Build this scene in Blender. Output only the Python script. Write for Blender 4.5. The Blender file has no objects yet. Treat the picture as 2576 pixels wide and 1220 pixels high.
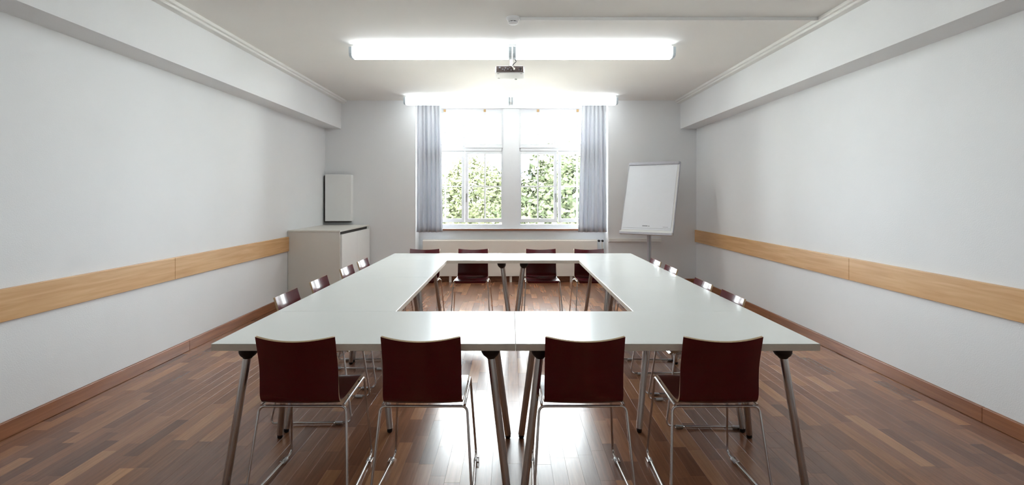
import bpy, bmesh, math, random
from mathutils import Vector, Matrix

random.seed(7)
S = bpy.context.scene
COL = S.collection
PI = math.pi

# ------------------------------------------------------------------ camera
F_PX, IW = 1361.0, 2576.0
H = 1.425                                   # eye height
cam_d = bpy.data.cameras.new('camera')
cam = bpy.data.objects.new('camera', cam_d); COL.objects.link(cam)
cam.location = (0, 0, H); cam.rotation_euler = (PI/2, 0, 0)
cam_d.sensor_fit = 'HORIZONTAL'; cam_d.sensor_width = 36.0
cam_d.lens = F_PX/IW*36.0
cam_d.shift_x = 3/IW; cam_d.shift_y = -117/IW
cam_d.clip_start = 0.05; cam_d.clip_end = 300
S.camera = cam

# ------------------------------------------------------------------ light
W = bpy.data.worlds.new('sky'); S.world = W; W.use_nodes = True
bg = W.node_tree.nodes['Background']
bg.inputs['Color'].default_value = (0.89, 0.945, 1.0, 1); bg.inputs['Strength'].default_value = 20.0
sun_d = bpy.data.lights.new('sun', 'SUN'); sun_d.energy = 28.0; sun_d.angle = 0.02; sun_d.color = (1, .93, .82)
sun = bpy.data.objects.new('sun', sun_d); COL.objects.link(sun)
sun.location = (-6, 20, 20)
sun.rotation_euler = Vector((0.75, -0.42, -1.0)).to_track_quat('-Z', 'Y').to_euler()
port_d = bpy.data.lights.new('window_portal', 'AREA'); port_d.shape = 'RECTANGLE'; port_d.size = 3.0; port_d.size_y = 2.0
port_d.cycles.is_portal = True
port = bpy.data.objects.new('window_portal', port_d); COL.objects.link(port)
port.location = (0.01, 9.36, 1.89); port.rotation_euler = (-PI/2, 0, 0)
LAMP = 2.7                                   # emission of the fluorescent diffusers
S.view_settings.view_transform = 'Standard'; S.view_settings.look = 'None'
S.view_settings.gamma = 1.0; S.view_settings.use_curve_mapping = False
S.view_settings.exposure = 1.32

# ------------------------------------------------------------------ materials
def srgb(r, g, b):
    f = lambda c: (c/255/12.92) if c/255 <= .04045 else ((c/255+.055)/1.055)**2.4
    return (f(r), f(g), f(b), 1)

def mat(name, col, rough=.5, metal=0, spec=.5, coat=0, noise=0, nscale=20, bump=0, bscale=200, stretch=(1, 1, 1), coat_rough=.05, trans=0):
    m = bpy.data.materials.new(name); m.use_nodes = True
    nt = m.node_tree; N = nt.nodes; L = nt.links
    p = N['Principled BSDF']
    p.inputs['Base Color'].default_value = col
    p.inputs['Roughness'].default_value = rough
    p.inputs['Metallic'].default_value = metal
    p.inputs['Specular IOR Level'].default_value = spec
    p.inputs['Coat Weight'].default_value = coat
    p.inputs['Coat Roughness'].default_value = coat_rough
    if noise or bump:
        g = N.new('ShaderNodeNewGeometry'); mp = N.new('ShaderNodeMapping'); mp.inputs['Scale'].default_value = stretch
        L.new(g.outputs['Position'], mp.inputs['Vector'])
    if noise:
        n = N.new('ShaderNodeTexNoise'); n.inputs['Scale'].default_value = nscale; n.inputs['Detail'].default_value = 5
        L.new(mp.outputs[0], n.inputs['Vector'])
        r = N.new('ShaderNodeMapRange'); r.inputs[1].default_value = .3; r.inputs[2].default_value = .7
        r.inputs[3].default_value = 1-noise; r.inputs[4].default_value = 1+noise*.6
        L.new(n.outputs['Fac'], r.inputs[0])
        mx = N.new('ShaderNodeMix'); mx.data_type = 'RGBA'; mx.blend_type = 'MULTIPLY'; mx.inputs[0].default_value = 1
        mx.inputs[6].default_value = col
        L.new(r.outputs[0], mx.inputs[7]); L.new(mx.outputs[2], p.inputs['Base Color'])
    if bump:
        n2 = N.new('ShaderNodeTexNoise'); n2.inputs['Scale'].default_value = bscale; n2.inputs['Detail'].default_value = 3
        L.new(mp.outputs[0], n2.inputs['Vector'])
        b = N.new('ShaderNodeBump'); b.inputs['Strength'].default_value = bump; b.inputs['Distance'].default_value = .003
        L.new(n2.outputs['Fac'], b.inputs['Height']); L.new(b.outputs[0], p.inputs['Normal'])
    return m

def wood_floor():
    m = bpy.data.materials.new('parquet'); m.use_nodes = True
    nt = m.node_tree; N = nt.nodes; L = nt.links; p = N['Principled BSDF']
    a = N.new('ShaderNodeAttribute'); a.attribute_name = 'tone'
    cr = N.new('ShaderNodeValToRGB'); e = cr.color_ramp.elements
    e[0].position = 0; e[0].color = srgb(108, 70, 50); e[1].position = 1; e[1].color = srgb(184, 134, 94)
    for pos, c in ((.3, (128, 84, 60)), (.55, (146, 98, 69)), (.8, (168, 118, 82))):
        x = e.new(pos); x.color = srgb(*c)
    L.new(a.outputs['Fac'], cr.inputs[0])
    g = N.new('ShaderNodeNewGeometry'); mp = N.new('ShaderNodeMapping'); mp.inputs['Scale'].default_value = (60, 3.0, 10)
    L.new(g.outputs['Position'], mp.inputs['Vector'])
    n = N.new('ShaderNodeTexNoise'); n.inputs['Scale'].default_value = 1.0; n.inputs['Detail'].default_value = 6; n.inputs['Roughness'].default_value = .6
    L.new(mp.outputs[0], n.inputs['Vector'])
    r = N.new('ShaderNodeMapRange'); r.inputs[1].default_value = .3; r.inputs[2].default_value = .7; r.inputs[3].default_value = .8; r.inputs[4].default_value = 1.15
    L.new(n.outputs['Fac'], r.inputs[0])
    mx = N.new('ShaderNodeMix'); mx.data_type = 'RGBA'; mx.blend_type = 'MULTIPLY'; mx.inputs[0].default_value = 1
    L.new(cr.outputs[0], mx.inputs[6]); L.new(r.outputs[0], mx.inputs[7]); L.new(mx.outputs[2], p.inputs['Base Color'])
    p.inputs['Roughness'].default_value = .23; p.inputs['Specular IOR Level'].default_value = .5
    return m

def wood_board(name, c1, c2):
    m = bpy.data.materials.new(name); m.use_nodes = True
    nt = m.node_tree; N = nt.nodes; L = nt.links; p = N['Principled BSDF']
    g = N.new('ShaderNodeNewGeometry'); mp = N.new('ShaderNodeMapping'); mp.inputs['Scale'].default_value = (8, 1.1, 22)
    L.new(g.outputs['Position'], mp.inputs['Vector'])
    n = N.new('ShaderNodeTexNoise'); n.inputs['Scale'].default_value = 1.6; n.inputs['Detail'].default_value = 7; n.inputs['Distortion'].default_value = .6
    L.new(mp.outputs[0], n.inputs['Vector'])
    cr = N.new('ShaderNodeValToRGB'); e = cr.color_ramp.elements
    e[0].position = .3; e[0].color = c1; e[1].position = .7; e[1].color = c2
    L.new(n.outputs['Fac'], cr.inputs[0]); L.new(cr.outputs[0], p.inputs['Base Color'])
    p.inputs['Roughness'].default_value = .38
    return m

def glass_mat():
    m = bpy.data.materials.new('window_glass'); m.use_nodes = True
    nt = m.node_tree; N = nt.nodes; L = nt.links
    N.remove(N['Principled BSDF']); out = N['Material Output']
    t = N.new('ShaderNodeBsdfTransparent'); t.inputs[0].default_value = (.95, .97, .96, 1)
    gl = N.new('ShaderNodeBsdfGlossy'); gl.inputs['Roughness'].default_value = .01
    fr = N.new('ShaderNodeFresnel'); fr.inputs[0].default_value = 1.45
    mx = N.new('ShaderNodeMixShader')
    L.new(fr.outputs[0], mx.inputs[0]); L.new(t.outputs[0], mx.inputs[1]); L.new(gl.outputs[0], mx.inputs[2]); L.new(mx.outputs[0], out.inputs[0])
    return m

def emit_mat(name, col, s):
    m = bpy.data.materials.new(name); m.use_nodes = True
    p = m.node_tree.nodes['Principled BSDF']
    p.inputs['Base Color'].default_value = (.8, .8, .8, 1)
    p.inputs['Emission Color'].default_value = col; p.inputs['Emission Strength'].default_value = s
    return m

def cloth_mat():
    m = bpy.data.materials.new('curtain_cloth'); m.use_nodes = True
    nt = m.node_tree; N = nt.nodes; L = nt.links
    N.remove(N['Principled BSDF']); out = N['Material Output']
    d = N.new('ShaderNodeBsdfDiffuse'); d.inputs[0].default_value = srgb(218, 219, 223)
    t = N.new('ShaderNodeBsdfTranslucent'); t.inputs[0].default_value = srgb(212, 214, 219)
    mx = N.new('ShaderNodeMixShader'); mx.inputs[0].default_value = .24
    g = N.new('ShaderNodeNewGeometry'); w = N.new('ShaderNodeTexNoise'); w.inputs['Scale'].default_value = 300
    b = N.new('ShaderNodeBump'); b.inputs['Strength'].default_value = .1; b.inputs['Distance'].default_value = .002
    L.new(g.outputs['Position'], w.inputs['Vector']); L.new(w.outputs['Fac'], b.inputs['Height'])
    L.new(b.outputs[0], d.inputs['Normal'])
    L.new(d.outputs[0], mx.inputs[1]); L.new(t.outputs[0], mx.inputs[2]); L.new(mx.outputs[0], out.inputs[0])
    return m

def leaf_mat(name, c1, c2):
    m = bpy.data.materials.new(name); m.use_nodes = True
    nt = m.node_tree; N = nt.nodes; L = nt.links; p = N['Principled BSDF']
    g = N.new('ShaderNodeNewGeometry')
    cr = N.new('ShaderNodeValToRGB'); e = cr.color_ramp.elements
    e[0].color = c1; e[1].color = c2
    L.new(g.outputs['Random Per Island'], cr.inputs[0]); L.new(cr.outputs[0], p.inputs['Base Color'])
    p.inputs['Roughness'].default_value = .8; p.inputs['Specular IOR Level'].default_value = 0
    return m

MT = dict(
    wall=mat('wall_paint', srgb(236, 237, 238), .75, bump=.25, bscale=120, noise=.012, nscale=2),
    ceil=mat('ceiling_paint', srgb(238, 236, 232), .8, noise=.01, nscale=2),
    trimw=mat('white_trim_paint', srgb(238, 237, 234), .5, noise=.01, nscale=5),
    floor=wood_floor(),
    sub=mat('subfloor', srgb(45, 28, 20), .7, noise=.1),
    base=wood_board('baseboard_wood', srgb(134, 84, 54), srgb(166, 110, 74)),
    rail=wood_board('rail_wood', srgb(206, 156, 102), srgb(224, 182, 130)),
    lam=mat('white_laminate', srgb(230, 233, 229), .22, spec=.5, noise=.008, nscale=4),
    edge=mat('laminate_edge', srgb(226, 217, 203), .45, noise=.05, nscale=60, stretch=(1, 1, 4)),
    chrome=mat('chrome', (.58, .55, .53, 1), .16, metal=1, noise=.03, nscale=30),
    steel=mat('brushed_steel', (.52, .49, .47, 1), .24, metal=1, noise=.06, nscale=40, stretch=(1, 1, .1)),
    black=mat('black_plastic', srgb(22, 18, 18), .45, noise=.1),
    red=mat('red_lacquer', srgb(88, 9, 22), .22, spec=.5, coat=.15, coat_rough=.12, noise=.05, nscale=6, stretch=(1, 1, 8)),
    ply=mat('plywood_edge', srgb(186, 158, 122), .55, noise=.12, nscale=120),
    clear=mat('clear_plastic', srgb(205, 205, 205), .2, noise=.05),
    white=mat('white_plastic', srgb(236, 236, 236), .4, noise=.01),
    cab=mat('cabinet_laminate', srgb(226, 222, 214), .4, noise=.01, nscale=6),
    cabf=mat('cabinet_front_white', srgb(240, 240, 238), .3, noise=.008, nscale=6),
    dark=mat('dark_recess', srgb(50, 42, 38), .7, noise=.1),
    rad=mat('radiator_enamel', srgb(238, 230, 220), .35, noise=.01, nscale=6),
    paper=mat('paper', srgb(238, 241, 246), .8, noise=.008, nscale=10),
    alu=mat('aluminium', srgb(184, 184, 192), .4, metal=.25, noise=.04, nscale=30),
    print=mat('grey_print', srgb(150, 156, 160), .7, noise=.05),
    lampw=mat('lamp_metal', srgb(235, 235, 235), .4, noise=.01),
    lens=mat('lens_glass', srgb(12, 12, 16), .08, noise=.05),
    port=mat('port_metal', srgb(150, 150, 156), .3, metal=.7, noise=.1, nscale=80),
    portp=mat('port_panel', srgb(66, 50, 44), .5, noise=.3, nscale=120),
    cable=mat('white_cable', srgb(215, 210, 200), .5, noise=.03),
    sill=mat('sill_wood_edge', srgb(136, 84, 56), .45, noise=.12, nscale=30, stretch=(.2, 1, 1)),
    frame=mat('window_frame_paint', srgb(226, 227, 229), .4, noise=.01),
    glass=glass_mat(),
    lamp=emit_mat('fluorescent_diffuser', (0.90, 0.97, 1.0, 1), LAMP),
    cap=mat('lamp_end_cap', srgb(205, 216, 222), .3, noise=.02),
    curtain=cloth_mat(),
    leaf_a=leaf_mat('leaves_light', srgb(56, 59, 43), srgb(76, 79, 58)),
    leaf_b=leaf_mat('leaves_dark', srgb(46, 51, 38), srgb(66, 70, 52)),
    bark=mat('bark', srgb(80, 66, 52), .9, noise=.3, nscale=12),
    grass=mat('paving', srgb(206, 202, 194), .9, noise=.2, nscale=3),
    stucco=mat('pale_stucco', srgb(216, 210, 200), .9, noise=.03, nscale=1),
    roof=mat('roof_tile', srgb(188, 182, 178), .8, noise=.15, nscale=4),
    pane=mat('far_glass', srgb(110, 130, 160), .15, noise=.1, nscale=.5),
    brass=mat('tan_bracket', srgb(196, 160, 110), .5, noise=.05),
    handle=mat('handle_metal', srgb(170, 168, 162), .3, metal=.7, noise=.05),
)

# ------------------------------------------------------------------ helpers
ORG = {}
def org(o):
    return ORG.get(o.name, Vector((0, 0, 0))) if o else Vector((0, 0, 0))

def tag(o, label=None, cat=None, group=None, kind=None):
    if label: o['label'] = label
    if cat: o['category'] = cat
    if group: o['group'] = group
    if kind: o['kind'] = kind
    return o

def empty(name, loc, label=None, cat=None, group=None, kind=None, rz=0.0, local=False, parent=None):
    o = bpy.data.objects.new(name, None); COL.objects.link(o)
    o.empty_display_size = .1
    if parent:
        o.parent = parent; o.location = Vector(loc) - org(parent)
    else:
        o.location = loc
    o.rotation_euler = (0, 0, rz)
    ORG[o.name] = Vector((0, 0, 0)) if local else Vector(loc)
    return tag(o, label, cat, group, kind)

def mesh(name, verts, faces, m, parent=None, smooth=False, mids=None):
    """verts are in world space (or in the frame of a 'local' parent)"""
    me = bpy.data.meshes.new(name)
    d = org(parent)
    me.from_pydata([tuple(Vector(v)-d) for v in verts], [], faces)
    ms = m if isinstance(m, (list, tuple)) else [m]
    for x in ms: me.materials.append(x)
    if mids:
        me.polygons.foreach_set('material_index', mids)
    if smooth:
        me.polygons.foreach_set('use_smooth', [True]*len(me.polygons))
    me.update()
    o = bpy.data.objects.new(name, me); COL.objects.link(o)
    if parent:
        o.parent = parent
        ORG[o.name] = d
    return o

def fix_normals(o):
    bm = bmesh.new(); bm.from_mesh(o.data); bmesh.ops.recalc_face_normals(bm, faces=bm.faces); bm.to_mesh(o.data); bm.free()
    return o

BF = [(0, 3, 2, 1), (4, 5, 6, 7), (0, 1, 5, 4), (1, 2, 6, 5), (2, 3, 7, 6), (3, 0, 4, 7)]
def boxv(x0, x1, y0, y1, z0, z1):
    return [(x0, y0, z0), (x1, y0, z0), (x1, y1, z0), (x0, y1, z0), (x0, y0, z1), (x1, y0, z1), (x1, y1, z1), (x0, y1, z1)]

def boxes(name, bs, m, parent=None):
    v = []; f = []
    for b in bs:
        k = len(v); v += boxv(*b); f += [tuple(i+k for i in q) for q in BF]
    return mesh(name, v, f, m, parent)

def box(name, x0, x1, y0, y1, z0, z1, m, parent=None, bevel=0, seg=2):
    o = boxes(name, [(x0, x1, y0, y1, z0, z1)], m, parent)
    if bevel:
        bm = bmesh.new(); bm.from_mesh(o.data)
        bmesh.ops.bevel(bm, geom=list(bm.edges), offset=bevel, segments=seg, profile=.5, affect='EDGES')
        bm.to_mesh(o.data); bm.free()
    return o

def lathe(name, prof, m, parent=None, c=(0, 0, 0), n=24, shear=(0, 0), smooth=True):
    """prof: list of (r, z); closed with caps. shear shifts the axis with z (dx, dy per metre)"""
    v = []; f = []
    for r, z in prof:
        for i in range(n):
            a = 2*PI*i/n
            v.append((c[0]+r*math.cos(a)+shear[0]*z, c[1]+r*math.sin(a)+shear[1]*z, c[2]+z))
    for j in range(len(prof)-1):
        for i in range(n):
            k = (i+1) % n
            f.append((j*n+i, j*n+k, (j+1)*n+k, (j+1)*n+i))
    f.append(tuple(range(n))[::-1]); f.append(tuple((len(prof)-1)*n+i for i in range(n)))
    o = mesh(name, v, f, m, parent, smooth=smooth)
    fix_normals(o)
    if smooth: o.data.set_sharp_from_angle(angle=math.radians(40))
    return o

def tube_data(path, r, n=10, cap=True):
    path = [Vector(p) for p in path]
    rs = r if isinstance(r, (list, tuple)) else [r]*len(path)
    v = []; f = []
    t0 = (path[1]-path[0]).normalized()
    up = Vector((0, 0, 1)) if abs(t0.z) < .9 else Vector((1, 0, 0))
    nrm = (up - t0*up.dot(t0)).normalized()
    for i, p in enumerate(path):
        if i == 0: t = t0
        elif i == len(path)-1: t = (path[i]-path[i-1]).normalized()
        else: t = ((path[i+1]-p).normalized()+(p-path[i-1]).normalized()).normalized()
        nrm = (nrm - t*nrm.dot(t)).normalized(); b = t.cross(nrm)
        for k in range(n):
            a = 2*PI*k/n
            v.append(tuple(p + (nrm*math.cos(a)+b*math.sin(a))*rs[i]))
    for i in range(len(path)-1):
        for k in range(n):
            q = (k+1) % n
            f.append((i*n+k, i*n+q, (i+1)*n+q, (i+1)*n+k))
    if cap:
        f.append(tuple(range(n))[::-1]); f.append(tuple((len(path)-1)*n+k for k in range(n)))
    return v, f

def tube(name, path, r, m, parent=None, n=10):
    v, f = tube_data(path, r, n)
    o = mesh(name, v, f, m, parent, smooth=True)
    o.data.set_sharp_from_angle(angle=math.radians(50))
    return o

def fillet(a, p, b, r, n=6):
    a, p, b = Vector(a), Vector(p), Vector(b)
    u = (a-p).normalized(); w = (b-p).normalized()
    s = p+u*r; e = p+w*r
    return [s*(1-t)**2 + p*2*t*(1-t) + e*t*t for t in [i/n for i in range(n+1)]]

def catmull(pts, n):
    out = []
    P = [Vector(p) for p in pts]
    P = [P[0]*2-P[1]] + P + [P[-1]*2-P[-2]]
    for i in range(1, len(P)-2):
        for k in range(n):
            t = k/n
            a, b, c, d = P[i-1], P[i], P[i+1], P[i+2]
            out.append(.5*((2*b)+(c-a)*t+(2*a-5*b+4*c-d)*t*t+(3*b-a-3*c+d)*t**3))
    out.append(P[-2]); return out

def copy_tree(o, parent=None):
    c = o.copy(); COL.objects.link(c)
    if parent: c.parent = parent
    for ch in [x for x in bpy.data.objects if x.parent == o]:
        copy_tree(ch, c)
    return c

# ------------------------------------------------------------------ room shell
XW, YB, ZC = 2.984, 8.70, 2.96               # half width, window-side wall, ceiling
NL, NR, YN, YO = -1.535, 1.567, 9.06, 9.42   # niche sides, niche wall, outer face
YR = -1.4                                    # wall behind the camera
st = lambda o, lab=None: tag(o, lab, None, None, 'structure')

floor = st(boxes('floor', [(-XW-.1, XW+.1, YR-.1, YN+.3, -.12, -.010)], MT['sub']), 'brown strip parquet floor')
st(box('ceiling', -XW-.1, XW+.1, YR-.1, YO, ZC, ZC+.12, MT['ceil']), 'white plain ceiling')
st(box('wall_left', -XW-.12, -XW, YR-.1, YO, -.01, ZC, MT['wall']), 'white wall on the left')
st(box('wall_right', XW, XW+.12, YR-.1, YO, -.01, ZC, MT['wall']), 'white wall on the right')
st(box('wall_rear', -XW, XW, YR-.12, YR, -.01, ZC, MT['wall']), 'white wall behind the viewer')
st(boxes('wall_back', [(-XW, NL, YB, YO, -.01, ZC), (NR, XW, YB, YO, -.01, ZC), (NL, NR, YN, YO, -.01, .862), (NL, NR, YN+.02, YO, 2.895, ZC)], MT['wall']),
   'white end wall around the window niche')
# dropped beams along both side walls and the cover strips above them
ZB, WB = 2.505, .256
st(box('trim_1', -XW, -XW+WB, YR, YB, ZB, ZC, MT['wall']), 'white beam under the ceiling, left wall')
st(box('trim_2', XW-WB, XW, YR, YB, ZB, ZC, MT['wall']), 'white beam under the ceiling, right wall')
def cove(name, s):
    xi = XW-WB; pr = [(xi, ZC-.05), (xi-.062, ZC-.05), (xi-.066, ZC-.046), (xi-.066, ZC-.03), (xi-.090, ZC-.028), (xi-.092, ZC-.026), (xi-.092, ZC), (xi, ZC)]
    v = [(s*x, y, z) for y in (YR, YB) for x, z in pr]; n = len(pr)
    f = [(i, (i+1) % n, n+(i+1) % n, n+i) for i in range(n)] + [tuple(range(n)), tuple(range(n, 2*n))]
    return st(fix_normals(mesh(name, v, f, MT['trimw'])), 'white moulding where beam meets ceiling')
cove('trim_3', -1); cove('trim_4', 1)

# wooden wall rails made of boards
def rail(name, s, y0, joints, y1):
    r = empty(name, (s*XW, y1, .69), 'honey coloured wooden wall rail, %s wall' % ('left' if s < 0 else 'right'), kind='structure')
    ys = [y0]+joints+[y1]
    for a, b in zip(ys, ys[1:]):
        x = sorted((s*XW, s*(XW-.028)))
        box('board', x[0], x[1], a+.001, b-.001, .69, .882, MT['rail'], r, bevel=.003)
rail('trim_5', -1, YR, [1.9, 4.765], 7.215)
rail('trim_6', 1, YR, [1.5, 4.73], YB)
# baseboards
def baseb(name, segs):
    r = empty(name, (segs[0][0], segs[0][2], 0), kind='structure')
    for b in segs: box('board', *b, 0, .098, MT['base'], r, bevel=.004)
baseb('baseboard_left', [(-XW, -XW+.022, YR, 2.2, ), (-XW, -XW+.022, 2.2, 4.99), (-XW, -XW+.022, 4.99, 7.22)])
baseb('baseboard_right', [(XW-.022, XW, YR, 3.4), (XW-.022, XW, 3.4, 6.2), (XW-.022, XW, 6.2, YB)])
baseb('baseboard_back', [(-2.2, NL, YB-.02, YB), (NR, XW-.022, YB-.02, YB), (NL, NR, YN-.02, YN)])

# ------------------------------------------------------------------ parquet strips
def strip_mesh(name, quads):
    """quads: (x0,x1,y0,y1,tone,dz)"""
    v = []; f = []; tones = []
    for x0, x1, y0, y1, t, dz in quads:
        k = len(v); g = .00015; c = .0004
        v += [(x0+g, y0+g, -.010), (x1-g, y0+g, -.010), (x1-g, y1-g, -.010), (x0+g, y1-g, -.010),
              (x0+g, y0+g, dz-c), (x1-g, y0+g, dz-c), (x1-g, y1-g, dz-c), (x0+g, y1-g, dz-c),
              (x0+g+c, y0+g+c, dz), (x1-g-c, y0+g+c, dz), (x1-g-c, y1-g-c, dz), (x0+g+c, y1-g-c, dz)]
        q = [(0, 1, 5, 4), (1, 2, 6, 5), (2, 3, 7, 6), (3, 0, 4, 7), (4, 5, 9, 8), (5, 6, 10, 9), (6, 7, 11, 10), (7, 4, 8, 11), (8, 9, 10, 11)]
        f += [tuple(i+k for i in a) for a in q]; tones += [t]*9
    me = bpy.data.meshes.new(name); me.from_pydata(v, [], f); me.materials.append(MT['floor'])
    at = me.attributes.new('tone', 'FLOAT', 'FACE'); at.data.foreach_set('value', tones)
    me.update(); return me

SW = .078
strips = []
nx = int(2*XW/SW)+1
for i in range(nx):
    x0 = -XW+i*SW; x1 = min(x0+SW, XW)
    y = YR - random.uniform(0, .5)
    while y < YN:
        ln = random.choice((.32, .40, .48, .56, .66))
        a, b = max(y, YR), min(y+ln, YN)
        if not (x0 < NL or x1 > NR): pass
        else: b = min(b, YB)
        t = min(1, max(0, random.gauss(.47, .21)))
        t = round(t*10)/10
        if b-a > .03: strips.append((x0, x1, a, b, t, -random.uniform(0, .0004)))
        y += ln
def in_view(s):
    xc, yc = (s[0]+s[1])/2, s[3]
    if yc < 2.72: return False
    return abs(xc) < yc*1288/F_PX
vis = sorted([s for s in strips if in_view(s)], key=lambda s: s[2]**2+((s[0]+s[1])/2)**2)[:295]
vs = set(vis); cache = {}
for s in vis:
    key = (round(s[3]-s[2], 3), round(s[1]-s[0], 4), s[4])
    if key not in cache:
        cache[key] = strip_mesh('parquet_strip', [(0, s[1]-s[0], 0, s[3]-s[2], s[4], -.0002)])
    o = bpy.data.objects.new('parquet_strip', cache[key]); COL.objects.link(o)
    o.parent = floor; o.location = (s[0], s[2], 0)
rest = bpy.data.objects.new('parquet_field', strip_mesh('parquet_field', [s for s in strips if s not in vs])); COL.objects.link(rest)
rest.parent = floor; rest['kind'] = 'stuff'

# ------------------------------------------------------------------ window
YG = 9.20                                    # glass plane
def px(x): return (x-1285)/F_PX*YG
def pz(y): return H-(y-493)/F_PX*YG
def ring(name, x0, x1, z0, z1, w, y0, y1, m, parent, wb=None, wt=None):
    wb = wb or w; wt = wt or w
    return boxes(name, [(x0, x0+w, y0, y1, z0, z1), (x1-w, x1, y0, y1, z0, z1), (x0+w, x1-w, y0, y1, z0, z0+wb), (x0+w, x1-w, y0, y1, z1-wt, z1)], m, parent)
def window(name, cas, fx0, fx1, hside, label):
    w = empty(name, ((fx0+fx1)/2, YG, .875), label, kind='structure')
    ring('outer_frame', fx0, fx1, .876, 2.895, .05, YG-.05, YG+.05, MT['frame'], w, wb=.07, wt=.06)
    box('transom', fx0+.05, fx1-.05, YG-.065, YG+.04, pz(381), pz(371), MT['frame'], w, bevel=.006)
    box('transom_lip', px(1172) if hside > 0 else px(1302), px(1268) if hside > 0 else px(1400), YG-.075, YG-.062, pz(373), pz(371)+.006, MT['frame'], w)
    for j, (a, b, mu) in enumerate(cas):
        # lower casement
        x0, x1 = px(a)-.05, px(b)+.05; z0, z1 = pz(550)-.06, pz(388)+.045
        c = ring('casement', x0, x1, z0, z1, .05, YG-.055, YG+.02, MT['frame'], w, wb=.06, wt=.045)
        m0, m1 = px(mu)-.011, px(mu)+.011; h0, h1 = pz(469)-.011, pz(469)+.011
        boxes('muntin', [(m0, m1, YG-.03, YG+.012, z0+.06, z1-.045)], MT['frame'], c)
        boxes('muntin', [(x0+.05, m0, YG-.03, YG+.012, h0, h1)], MT['frame'], c)
        boxes('muntin', [(m1, x1-.05, YG-.03, YG+.012, h0, h1)], MT['frame'], c)
        for xa, xb in ((x0+.05, m0), (m1, x1-.05)):
            for za, zb in ((z0+.06, h0), (h1, z1-.045)):
                boxes('pane', [(xa, xb, YG-.003, YG+.003, za, zb)], MT['glass'], c)
        # fanlight
        z0, z1 = pz(363)-.045, pz(287)+.045
        c2 = ring('fanlight', x0, x1, z0, z1, .05, YG-.055, YG+.02, MT['frame'], w, wb=.045, wt=.045)
        boxes('muntin', [(m0+.003, m1-.003, YG-.03, YG+.012, z0+.045, z1-.045)], MT['frame'], c2)
        for xa, xb in ((x0+.05, m0+.003), (m1-.003, x1-.05)):
            boxes('pane', [(xa, xb, YG-.003, YG+.003, z0+.045, z1-.045)], MT['glass'], c2)
        hx = (px(a) - .025) if hside > 0 else (px(b) + .025)
        if j == 0:   # the casement beside the pillar carries the handle
            zc = pz(492)
            hb = boxes('handle', [(hx-.012, hx+.012, YG-.062, YG-.055, zc-.035, zc+.035), (hx-.008, hx+.008, YG-.095, YG-.062, zc-.008, zc+.008),
                                  (hx-.009, hx+.009, YG-.105, YG-.09, zc-.11, zc+.01)], MT['handle'], c)
            hb['label'] = 'grey window handle'
        boxes('blind_bracket', [(px(mu)-.018, px(mu)+.018, YG-.075, YG-.05, 2.845, 2.885)], MT['brass'], w)
    return w
window('window_1', [(1178, 1261, 1220), (1079, 1162, 1120)], NL+.004, px(1270)-.001, 1, 'white casement window left of the pillar')
window('window_2', [(1311, 1393, 1353), (1411, 1494, 1452)], px(1302)+.001, NR-.004, -1, 'white casement window right of the pillar')
st(boxes('trim_7', [(px(1270), px(1302), YG-.085, YO, .876, 2.895), (px(1266), px(1306), YG-.100, YG-.086, .877, 2.89)], MT['frame']), 'white pillar between the two windows')
sill = st(empty('trim_8', (0, 9.03, .85), 'white window sill with brown wooden front edge'))
box('sill_board', NL+.002, NR-.002, 9.028, 9.30, .8625, .8755, MT['frame'], sill)
box('sill_edge', NL+.002, NR-.002, 9.012, 9.028, .850, .876, MT['sill'], sill, bevel=.003)

# ------------------------------------------------------------------ outside the window
ground = st(boxes('ground', [(-60, 60, 9.9, 120, -4.3, -4.2)], MT['grass']), 'pale paved yard outside the window')
def tree(loc, rx, rz, n, m, label, size=.10):
    t = empty('tree', (loc[0], loc[1], -4.2), label, 'tree', 'trees outside the window')
    c = Vector((loc[0], loc[1], loc[2]))
    tube('trunk', [(loc[0], loc[1], -4.2), (loc[0]+.05, loc[1], (loc[2]-4.2)/2), (loc[0], loc[1]+.05, loc[2])], [.22, .17, .08], MT['bark'], t)
    v = []; f = []
    for _ in range(n):
        d = Vector((random.gauss(0, 1), random.gauss(0, 1), random.gauss(0, 1))).normalized()
        rr = random.uniform(.45, 1)**.6 * (1+.12*math.sin(5*d.x+3*d.z)+.1*math.sin(7*d.y+loc[0]))
        p = c+Vector((d.x*rx*rr, d.y*rx*rr, d.z*rz*rr))
        a = Vector((random.gauss(0, 1), random.gauss(0, 1), random.gauss(0, .6))).normalized()
        b = a.cross(d).normalized() if a.cross(d).length > .1 else a.orthogonal().normalized()
        s = size*random.uniform(.6, 1.2); k = len(v)
        v += [p-a*s, p+b*s*.5-a*s*.1, p+a*s, p-b*s*.5-a*s*.1]; f.append((k, k+1, k+2, k+3))
    o = mesh('foliage', v, f, m, t); o['kind'] = 'stuff'
tree((1.75, 16, .7), 2.0, 2.1, 16000, MT['leaf_b'], 'leafy green tree filling the right-hand window panes')
tree((-1.3, 22, .35), 2.5, 2.6, 18000, MT['leaf_a'], 'yellow-green tree seen through the panes just left of the pillar')
tree((-2.5, 16.5, -1.0), 1.25, 1.5, 8000, MT['leaf_b'], 'low green tree seen in the bottom of the leftmost pane')
bd = empty('apartment_building', (-6, 46, -4.2), 'pale building seen through the upper left of the window', 'building')
box('wall', -16, 8, 46, 58, -4.2, 4.6, MT['stucco'], bd)
box('roof_eave', -16.4, 8.4, 45.5, 58.4, 4.6, 4.9, MT['roof'], bd)
v = [(-16.4, 45.5, 4.9), (8.4, 45.5, 4.9), (8.4, 58.4, 4.9), (-16.4, 58.4, 4.9), (-13, 52, 7.4), (5, 52, 7.4)]
mesh('roof', v, [(0, 1, 5, 4), (1, 2, 5), (2, 3, 4, 5), (3, 0, 4), (0, 3, 2, 1)], MT['roof'], bd)
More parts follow.
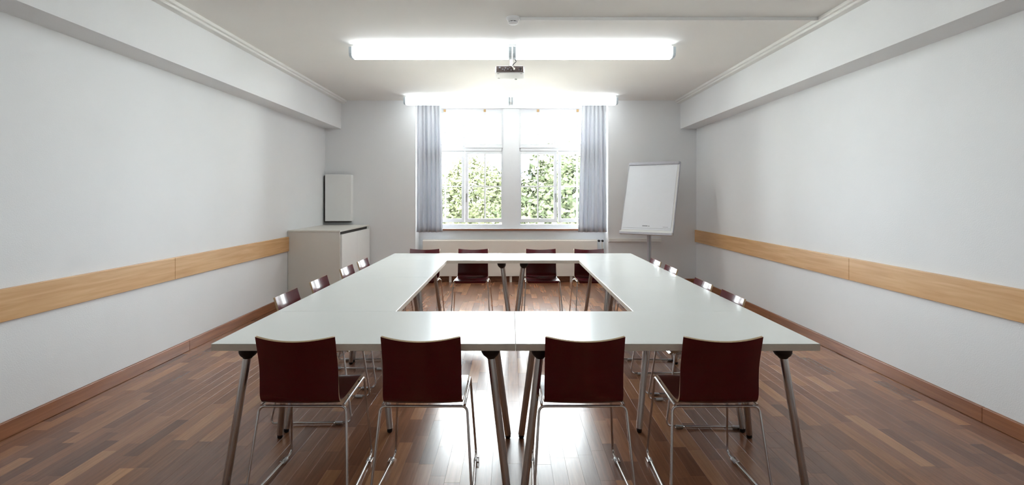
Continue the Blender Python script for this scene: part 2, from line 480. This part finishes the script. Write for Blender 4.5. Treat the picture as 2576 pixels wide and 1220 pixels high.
for zf in (-2.6, .4, 3.0):
    for k in range(9):
        x = -14.6+k*2.55
        wn = ring('window', x, x+1.2, zf, zf+1.45, .09, 45.93, 46.0, MT['frame'], bd)
        boxes('pane', [(x+.09, x+1.11, 45.97, 45.995, zf+.09, zf+1.36)], MT['pane'], wn)

# ------------------------------------------------------------------ curtains and rail
def curtain(name, t0, t1, b0, b1, z0, z1, yc, folds, label, seed):
    rnd = random.Random(seed)
    ph = [rnd.uniform(-.5, .5) for _ in range(folds+2)]; am = [rnd.uniform(.6, 1.1) for _ in range(folds+2)]
    nu, nv = folds*12, 26
    v = []; f = []
    for j in range(nv+1):
        q = j/nv; z = z1+(z0-z1)*q
        xa, xb = t0+(b0-t0)*q, t1+(b1-t1)*q
        A = .030+.020*q
        for i in range(nu+1):
            u = i/nu; fu = u*folds; k = int(min(folds-1, fu))
            w = math.sin(2*PI*fu + ph[k]*0)
            prof = math.copysign(abs(w)**.75, w)*am[k if (fu-k) < .5 else k]
            edge = min(1, u*folds*2, (1-u)*folds*2)
            x = xa+(xb-xa)*(u+.012*math.sin(2*PI*fu*2+ph[k])*edge) + .006*math.sin(3*q+ph[k]*5)*edge
            v.append((x, yc+A*prof*edge+.006*math.sin(5*q+u*9), z))
    n = nu+1
    for j in range(nv):
        for i in range(nu):
            f.append((j*n+i, j*n+i+1, (j+1)*n+i+1, (j+1)*n+i))
    t = empty(name, ((b0+b1)/2, yc, z0), label, 'curtain', 'window curtains')
    o = mesh('cloth', v, f, MT['curtain'], t, smooth=True)
    md = o.modifiers.new('thick', 'SOLIDIFY'); md.thickness = .002
    hk = folds
    for i in range(hk):
        x = t0+(t1-t0)*(i+.5)/hk
        boxes('hook', [(x-.004, x+.004, yc-.004, yc+.004, z1-.004, z1+.012)], MT['white'], t)
curtain('curtain', -1.522, -1.125, -1.528, -1.105, .84, 2.925, 8.768, 6, 'grey-blue pleated curtain hanging left of the window', 3)
curtain('curtain', 1.151, 1.545, 1.09, 1.556, .84, 2.925, 8.768, 6, 'grey-blue pleated curtain hanging right of the window, beside the flip chart', 11)
cr = empty('curtain_rail', (0, 8.765, 2.937), 'white curtain rail on the niche ceiling above the window', 'curtain rail')
box('track', NL+.003, NR-.003, 8.75, 8.78, 2.937, ZC, MT['white'], cr, bevel=.003)
for x in (-1.1, 0, 1.1): boxes('clip', [(x-.012, x+.012, 8.743, 8.787, 2.944, ZC)], MT['white'], cr)

# ------------------------------------------------------------------ radiator, pipe, cable duct
rd = empty('radiator', (0, 8.96, 0), 'long cream panel radiator below the window', 'radiator')
box('front_panel', -1.455, 1.43, 8.92, 8.94, .10, .69, MT['rad'], rd, bevel=.006)
box('rear_panel', -1.445, 1.42, 8.985, 9.005, .11, .68, MT['rad'], rd, bevel=.006)
for x0, x1 in ((-1.455, -1.44), (1.415, 1.43)): box('side_cover', x0, x1, 8.925, 9.0, .11, .69, MT['rad'], rd, bevel=.003)
boxes('top_grille', [(-1.45, 1.425, 8.935, 8.945, .69, .704), (-1.45, 1.425, 8.98, 8.99, .69, .704)] +
      [(-1.45+k*.0575, -1.444+k*.0575, 8.94, 8.99, .692, .702) for k in range(51)], MT['rad'], rd)
boxes('convector_fin', [(-1.40+k*.056, -1.398+k*.056, 8.94, 8.985, .14, .66) for k in range(50)], MT['rad'], rd)
for x in (-1.0, 0, 1.0): box('foot', x-.02, x+.02, 8.94, 8.985, 0, .12, MT['rad'], rd)
for x in (1.452, 1.512):
    tube('valve', [(x, 8.93, .685), (x, 8.905, .685)], .019, MT['black'], rd, n=14)
tube('valve_pipe', [(1.425, 8.95, .685), (1.452, 8.95, .685), (1.512, 8.95, .685), (1.535, 8.95, .685)], .009, MT['alu'], rd)
tube('supply_pipe', [(1.512, 8.95, .685), (1.512, 8.95, 0)], .009, MT['rad'], rd)
dk = empty('cable_duct', (2.0, 8.69, .69), 'white horizontal cable duct on the end wall behind the flip chart', 'cable duct')
box('channel', NR+.005, 2.405, 8.675, YB, .690, .745, MT['trimw'], dk, bevel=.003)
box('end_cap', 2.405, 2.413, 8.673, YB, .688, .747, MT['trimw'], dk, bevel=.002)

# ------------------------------------------------------------------ ceiling lights
LAMPS = [(5.50, -1.625, .008, 'fluorescent ceiling light nearest the viewer, left of the projector'),
         (5.50, .022, 1.655, 'fluorescent ceiling light nearest the viewer, right of the projector'),
         (8.28, -1.63, -.008, 'fluorescent ceiling light by the window, above the left curtain'),
         (2.72, -1.625, .008, 'fluorescent ceiling light overhead in front of the viewer, left half'),  # added row out of view, spaced like the others, brightens the near half
         (2.72, .022, 1.655, 'fluorescent ceiling light overhead in front of the viewer, right half'),
         (8.28, .008, 1.63, 'fluorescent ceiling light by the window, above the right curtain')]
for Y, x0, x1, lab in LAMPS:
    t = empty('ceiling_light', ((x0+x1)/2, Y, ZC), lab, 'ceiling light', 'fluorescent ceiling lights')
    box('ceiling_plate', x0+.03, x1-.03, Y-.03, Y+.03, ZC-.035, ZC, MT['lampw'], t, bevel=.003)
    box('housing', x0+.008, x1-.008, Y-.06, Y+.06, ZC-.05, ZC-.035, MT['lampw'], t, bevel=.003)
    pr = [(-.066, .017), (-.078, .012), (-.080, -.03), (-.078, -.055), (-.066, -.078), (-.04, -.09), (.04, -.09), (.066, -.078), (.078, -.055), (.080, -.03), (.078, .012), (.066, .017)]
    n = len(pr); xs = (x0+.03, x1-.03)
    v = [(x, Y+a, ZC-.05+b) for x in xs for a, b in pr]
    f = [(i, (i+1) % n, n+(i+1) % n, n+i) for i in range(n)] + [tuple(range(n)), tuple(range(n, 2*n))]
    o = mesh('diffuser', v, f, MT['lamp'], t); fix_normals(o)
    for xa, xb in ((x0, x0+.03), (x1-.03, x1)):
        v = [(x, Y+a*.97, ZC-.05+b*.97) for x in (xa, xb) for a, b in pr]
        fix_normals(mesh('end_cap', v, f, MT['cap'], t))

# ------------------------------------------------------------------ projector
pj = empty('projector', (0, 5.75, ZC), 'white projector hanging from the ceiling, rear sockets facing the tables', 'projector')
lathe('ceiling_flange', [(.07, 0), (.07, -.012), (.03, -.025)], MT['white'], pj, (.005, 5.75, ZC-.0005))
tube('mount_pole', [(.005, 5.75, ZC-.02), (.005, 5.75, 2.80)], .017, MT['white'], pj, n=14)
boxes('mount_bracket', [(-.03, .04, 5.71, 5.79, 2.788, 2.80), (-.13, .14, 5.72, 5.735, 2.776, 2.788), (-.13, .14, 5.77, 5.785, 2.776, 2.788), (-.13, -.115, 5.66, 5.86, 2.772, 2.782), (.125, .14, 5.66, 5.86, 2.772, 2.782)], MT['dark'], pj)
# body: tapered shell with rounded edges
v = [(-.165, 5.60, 2.700), (.145, 5.60, 2.700), (.15, 5.90, 2.700), (-.17, 5.90, 2.700), (-.155, 5.61, 2.776), (.135, 5.61, 2.776), (.14, 5.89, 2.776), (-.16, 5.89, 2.776)]
b = mesh('body', v, BF, MT['white'], pj)
bm = bmesh.new(); bm.from_mesh(b.data); bmesh.ops.bevel(bm, geom=list(bm.edges), offset=.008, segments=3, affect='EDGES'); bm.to_mesh(b.data); bm.free()
pp = boxes('socket_panel', [(-.150, .130, 5.597, 5.612, 2.708, 2.769)], MT['portp'], pj)
pp['label'] = 'dark brown socket panel'
for (x, z, w, h) in ((-.115, 2.752, .018, .016), (-.085, 2.735, .010, .010), (-.066, 2.728, .008, .012), (-.055, 2.748, .014, .010), (-.03, 2.738, .012, .012),
                     (-.01, 2.752, .010, .008), (.003, 2.728, .014, .008), (.03, 2.732, .010, .012), (.100, 2.745, .022, .018), (.108, 2.726, .010, .006), (.085, 2.728, .008, .006)):
    boxes('socket', [(x-w/2, x+w/2, 5.590, 5.598, z-h/2, z+h/2)], MT['port'] if w < .02 else MT['black'], pp)
tube('cable', catmull([(.012, 5.74, 2.90), (.016, 5.70, 2.82), (.004, 5.62, 2.79), (.008, 5.575, 2.768), (.022, 5.575, 2.752), (.035, 5.593, 2.736)], 6), .006, MT['cable'], pj)
boxes('plug', [(.026, .044, 5.57, 5.594, 2.726, 2.746)], MT['cable'], pp)
tube('signal_cable', catmull([(.016, 5.68, 2.775), (.026, 5.66, 2.80), (.045, 5.68, 2.825), (.055, 5.72, 2.85), (.03, 5.75, 2.90)], 6), .0045, MT['black'], pj)
tube('lens', [(.055, 5.885, 2.728), (.055, 5.935, 2.728)], .03, MT['lens'], pj, n=20)
for x, y in ((-.13, 5.64), (.11, 5.64), (-.13, 5.86)): lathe('foot', [(.012, 0), (.01, -.006)], MT['white'], pj, (x, y, 2.7005), n=12)

# ------------------------------------------------------------------ smoke detector and conduit
sd = empty('smoke_detector', (.02, 4.65, ZC), 'round white smoke detector on the ceiling in front of the lights', 'smoke detector')
lathe('base', [(.058, 0), (.060, -.012), (.056, -.020)], MT['white'], sd, (.02, 4.65, ZC))
lathe('sensor_ring', [(.034, -.018), (.036, -.046)], MT['dark'], sd, (.02, 4.65, ZC))
lathe('housing', [(.054, -.020), (.046, -.034), (.04, -.037)], MT['white'], sd, (.02, 4.65, ZC))
lathe('cap', [(.042, -.044), (.040, -.054), (.028, -.060), (.008, -.062)], MT['white'], sd, (.02, 4.65, ZC))
for k in range(8):
    a = k*PI/4; cx, cy = .02+.037*math.cos(a), 4.65+.037*math.sin(a)
    boxes('rib', [(cx-.003, cx+.003, cy-.003, cy+.003, ZC-.046, ZC-.034)], MT['white'], sd)
cd = empty('conduit', (1.35, 4.65, ZC), 'thin white cable conduit running along the ceiling from the smoke detector to the beam', 'conduit')
box('channel', .079, 2.635, 4.638, 4.662, ZC-.028, ZC, MT['trimw'], cd, bevel=.002)
for x in (.7, 1.35, 2.0): boxes('joint', [(x-.012, x+.012, 4.6365, 4.6635, ZC-.0295, ZC)], MT['trimw'], cd)

# ------------------------------------------------------------------ sideboard and wall cabinet
sb = empty('sideboard', (-2.63, 7.96, 0), 'white low sideboard cabinet in the corner at the end of the wooden rail', 'cabinet')
box('side_panel', -2.978, -2.285, 7.225, 7.247, 0, .945, MT['cab'], sb, bevel=.002)
box('side_panel', -2.978, -2.285, 8.653, 8.675, 0, .945, MT['cab'], sb, bevel=.002)
box('back_panel', -2.978, -2.96, 7.247, 8.653, .0, .945, MT['cab'], sb)
box('top', -2.98, -2.275, 7.215, 8.68, .945, .965, MT['cab'], sb, bevel=.002)
box('carcass', -2.96, -2.30, 7.247, 8.653, .06, .945, MT['dark'], sb)
box('plinth', -2.96, -2.33, 7.247, 8.653, 0, .06, MT['dark'], sb)
for a, c in ((7.25, 7.962), (7.966, 8.63)):
    d = box('door', -2.298, -2.262, a, c, .07, .905, MT['cabf'], sb, bevel=.002)
box('stile', -2.298, -2.262, 8.633, 8.675, .0, .945, MT['cabf'], sb, bevel=.002)

wc = empty('wall_cabinet', (-2.74, 8.65, 1.0), 'small flat white wall box above the sideboard in the corner', 'cabinet')
box('body', -2.965, -2.56, 8.60, 8.699, 1.004, 1.752, MT['dark'], wc)  # dark colour and offset put in the shadow gap left and below the door
box('door', -2.945, -2.532, 8.575, 8.60, 1.026, 1.765, MT['cabf'], wc, bevel=.003)
box('side_cover', -2.56, -2.535, 8.60, 8.699, 1.026, 1.76, MT['cabf'], wc)

# ------------------------------------------------------------------ flip chart
fc = empty('flip_chart', (2.05, 8.02, 0), 'white flip chart on a grey metal stand in the right corner', 'flip chart', rz=math.radians(-35), local=True)
lean = math.radians(18); cb, sbn = math.cos(lean), math.sin(lean)
ZB0 = .865
def fcpt(x, y, u):        # x across, y out of the board (negative = towards room), u up along the board
    return (x+.0, -.095 + u*sbn + y*cb, ZB0 + u*cb - y*sbn)
def fcbox(name, x0, x1, y0, y1, u0, u1, m, parent=fc, bev=0):
    vs_ = [fcpt(*p) for p in boxv(x0, x1, y0, y1, u0, u1)]
    o = mesh(name, vs_, BF, m, parent)
    if bev:
        bm = bmesh.new(); bm.from_mesh(o.data); bmesh.ops.bevel(bm, geom=list(bm.edges), offset=bev, segments=2, affect='EDGES'); bm.to_mesh(o.data); bm.free()
    return o
X0, X1 = -.405, .385
bo = fcbox('board', X0, X1, -.012, .012, 0, 1.12, MT['cabf'], bev=.004)
fcbox('frame_strip', X0-.006, X0+.004, -.015, .014, 0, 1.12, MT['alu'])
fcbox('frame_strip', X1-.004, X1+.006, -.015, .014, 0, 1.12, MT['alu'])
pad = fcbox('paper_pad', X0+.012, X1-.03, -.020, -.0125, .06, 1.08, MT['paper'])
fcbox('print_mark', -.075, .005, -.0208, -.0202, .112, .127, MT['print'], pad)
fcbox('print_mark', .016, .034, -.0208, -.0202, .112, .124, MT['print'], pad)
fcbox('print_mark', .235, .31, -.0208, -.0202, .105, .112, MT['alu'], pad)
fcbox('print_line', X0+.02, X1-.035, -.0208, -.0202, .083, .086, MT['print'], pad)
fcbox('clamp_bar', X0+.004, X1-.004, -.04, -.012, 1.075, 1.122, MT['alu'], bev=.006)
fcbox('pen_tray', X0-.006, X1+.006, -.055, -.013, -.02, .032, MT['cabf'], bev=.006)
fcbox('tray_lip', X0-.004, X1+.004, -.062, -.055, -.02, .012, MT['alu'])
box('pole', -.028, .028, -.015, .015, .05, 1.0, MT['alu'], fc, bevel=.004)
box('pole_channel', .002, .022, -.019, -.0145, .05, .86, MT['print'], fc)
box('tilt_bracket', -.05, .05, -.04, .016, .93, 1.0, MT['alu'], fc, bevel=.004)
lathe('base_hub', [(.06, .03), (.06, .07), (.04, .09)], MT['alu'], fc, (0, 0, 0))
for k in range(5):
    a = 2*PI*k/5+.3; e = Vector((math.cos(a), math.sin(a), 0))
    lg = tube('base_leg', [Vector((0, 0, .055))+e*.04, Vector((0, 0, .045))+e*.3], [.018, .013], MT['alu'], fc)
    tube('castor', [Vector((0, 0, .022))+e*.3+Vector((-e.y, e.x, 0))*.012, Vector((0, 0, .022))+e*.3-Vector((-e.y, e.x, 0))*.012], .0215, MT['black'], lg, n=16)

# ------------------------------------------------------------------ tables
TT = .735
def table(x0, x1, y0, y1, label, fin=(.04, .05)):
    t = empty('conference_table', ((x0+x1)/2, (y0+y1)/2, 0), label, 'table', 'white tables set in a rectangle')
    g = .001
    box('tabletop', x0+g, x1-g, y0+g, y1-g, TT-.033, TT-.003, MT['edge'], t, bevel=.001, seg=1)
    box('laminate', x0+g, x1-g, y0+g, y1-g, TT-.003, TT, MT['lam'], t, bevel=.0008, seg=1)
    for sx, sy, cx, cy in ((1, 1, x0, y0), (-1, 1, x1, y0), (1, -1, x0, y1), (-1, -1, x1, y1)):
        tx, ty = cx+sx*.125, cy+sy*.115; fx, fy = cx+sx*fin[0], cy+sy*fin[1]
        zt = TT-.033
        shx, shy = (fx-tx)/zt, (fy-ty)/zt
        lathe('bracket', [(.020, -.066), (.024, -.060), (.036, -.050), (.044, -.036), (.047, -.018), (.050, 0)], MT['black'], t, (tx, ty, zt), n=20, shear=(-shx*.8, -shy*.8))
        top = Vector((tx+shx*.05, ty+shy*.05, zt-.05)); foot = Vector((fx, fy, .022))
        lg = tube('leg', [top, foot], .0185, MT['steel'], t, n=20)
        lathe('foot', [(.012, 0), (.016, .006), (.0165, .03)], MT['black'], lg, (fx, fy, 0), n=16)
TX0, TXM, TX1 = -1.400, .0225, 1.445
Y0, Y1, Y2, Y3, Y4 = 2.524, 3.238, 4.615, 5.800, 6.514
DW = .714
table(TX0, TXM, Y0, Y1, 'white table in the front row, left half, nearest the viewer')
table(TXM, TX1, Y0, Y1, 'white table in the front row, right half, nearest the viewer')
table(TX0, TX0+DW, Y1, Y2, 'white table on the left side, just behind the front row', (.045, .03))
table(TX1-DW, TX1, Y1, Y2, 'white table on the right side, just behind the front row', (.045, .03))
table(TX0, TX0+DW, Y2, Y3, 'white table on the left side, farther one near the sideboard', (.045, .03))
table(TX1-DW, TX1, Y2, Y3, 'white table on the right side, farther one towards the flip chart', (.045, .03))
table(TX0, TXM, Y3, Y4, 'white table in the far row by the window, left half')
table(TXM, TX1, Y3, Y4, 'white table in the far row by the window, right half')

# ------------------------------------------------------------------ chairs
def make_chair():
    t = empty('chair', (0, 0, 0), 'x', 'chair', 'red wooden chairs round the tables', local=True)
    prof = catmull([(.378, .436), (.362, .453), (.31, .461), (.2, .457), (.1, .451), (.035, .449), (-.012, .456), (-.040, .485), (-.056, .54), (-.083, .65), (-.122, .783)], 5)
    n = len(prof); nu = 16; th = .0055
    L = [0]
    for i in range(1, n): L.append(L[-1]+(prof[i]-prof[i-1]).length)
    tt = [l/L[-1] for l in L]
    def mid(i, u):
        p = prof[i]; s = tt[i]
        bk = max(0, min(1, (s-.52)/.30)); bk = bk*bk*(3-2*bk)          # 0 seat .. 1 upper back
        hw = .184 + .004*math.sin(PI*min(1, s/.5)) - .003*bk
        fr = max(0, 1-s/.05); hw -= .018*fr*fr                          # rounded front corners
        y = p[0] + bk*.034*u*u
        z = p[1] + (1-bk)*(.006*u*u - .002)*min(1, s*8)
        dip = max(0, (s-.86)/.14)
        z -= .016*(1-u*u)*dip
        return Vector((u*hw, y, z))
    G = [[mid(i, -1+2*k/nu) for k in range(nu+1)] for i in range(n)]
    NRM = []
    for i in range(n):
        row = []
        for k in range(nu+1):
            a = G[min(n-1, i+1)][k]-G[max(0, i-1)][k]; b_ = G[i][min(nu, k+1)]-G[i][max(0, k-1)]
            row.append(b_.cross(a).normalized())
        NRM.append(row)
    v = []; f = []; mi = []
    for s in (1, -1):
        base = len(v)
        for i in range(n):
            for k in range(nu+1): v.append(G[i][k]+NRM[i][k]*th*s)
        for i in range(n-1):
            for k in range(nu):
                q = (base+i*(nu+1)+k, base+i*(nu+1)+k+1, base+(i+1)*(nu+1)+k+1, base+(i+1)*(nu+1)+k)
                f.append(q if s > 0 else q[::-1]); mi.append(0)
    per = [(i, 0) for i in range(n)] + [(n-1, k) for k in range(1, nu+1)] + [(i, nu) for i in range(n-2, -1, -1)] + [(0, k) for k in range(nu-1, 0, -1)]
    base = len(v); m_ = len(per)
    for i, k in per: v.append(G[i][k]+NRM[i][k]*th)
    for i, k in per: v.append(G[i][k]-NRM[i][k]*th)
    for j in range(m_):
        j2 = (j+1) % m_
        f.append((base+j, base+j2, base+m_+j2, base+m_+j)); mi.append(1)
    sh = mesh('seat_shell', v, f, [MT['red'], MT['ply']], t, smooth=True, mids=mi)
    sh['label'] = 'dark red one-piece plywood seat and back'
    r = .0062
    zr = .012
    # frame: rear bar, then per side rear leg, floor runner, front leg, side rail
    p1 = Vector((.205, 0, .430)); p2 = Vector((.236, -.085, zr)); p3 = Vector((.221, .415, zr)); p4 = Vector((.194, .352, .4525)); p5 = Vector((.194, -.004, .4365))
    fl = .03
    f1 = fillet(Vector((0, 0, .43)), p1, p2, fl)
    mir = lambda P: [Vector((-p.x, p.y, p.z)) for p in P]
    tube('cross_bar', [Vector((-f1[0].x, 0, .43)), f1[0]], r, MT['chrome'], t)
    tube('cross_bar', [Vector((-.19, .30, .4435)), Vector((.19, .30, .4435))], r, MT['chrome'], t)
    f2 = fillet(p1, p2, p3, fl); f3 = fillet(p2, p3, p4, .038); f4 = fillet(p3, p4, p5, .022)
    for g in (lambda P: P, mir):
        tube('leg', g(f1+[f2[0]]), r, MT['chrome'], t)
        tube('runner', g(f2+f3), r, MT['chrome'], t)
        tube('leg', g([f3[-1], f4[0]]), r, MT['chrome'], t)
        tube('side_rail', g(f4+[p5]), r, MT['chrome'], t)
    d = (p2-p3).normalized()
    for sgn in (1, -1):
        for s0 in (.055, .40):
            a = p3+d*s0; b_ = p3+d*(s0+.05)
            q = [Vector((a.x*sgn, a.y, .010)), Vector((b_.x*sgn, b_.y, .010))]
            gl = tube('glide', [q[0], q[0].lerp(q[1], .12), q[0].lerp(q[1], .88), q[1]], [.0075, .0099, .0099, .0075], MT['clear'], t, n=12)
            off = Vector((.017*sgn, 0, 0)); up = Vector((0, 0, .002))
            tube('link_clip', [q[0]+up, q[0]+off+up, q[1]+off+up, q[1]+up], .0032, MT['chrome'], gl, n=6)
    return t
proto = make_chair()
ordinal = ['leftmost', 'second from the left', 'second from the right', 'rightmost']
CH = []
for (x, lab) in ((-.985, 'leftmost'), (-.412, 'second from the left'), (.340, 'second from the right'), (.970, 'rightmost')):
    CH.append((x, 2.562, 0, 'dark red chair seen from behind, %s in the front row' % lab))
for (y, lab) in ((3.60, 'nearest the viewer'), (4.21, 'second from the viewer'), (4.915, 'third from the viewer'), (5.45, 'farthest')):
    CH.append((-1.408, y, -PI/2, 'dark red chair on the left side of the tables, %s' % lab))
for (y, lab) in ((3.545, 'nearest the viewer'), (4.09, 'second from the viewer'), (4.915, 'third from the viewer'), (5.43, 'farthest')):
    CH.append((1.370, y if y != 4.915 else 4.905, PI/2, 'dark red chair on the right side of the tables, %s' % lab))
for (x, lab) in ((-1.043, 'leftmost'), (-.456, 'second from the left'), (.364, 'second from the right'), (.948, 'rightmost')):
    CH.append((x, 6.485, PI, 'dark red chair facing the viewer in the far row, %s' % lab))
for i, (x, y, rz, lab) in enumerate(CH):
    c = proto if i == 0 else copy_tree(proto)
    c.location = (x, y, 0); c.rotation_euler = (0, 0, rz); c['label'] = lab
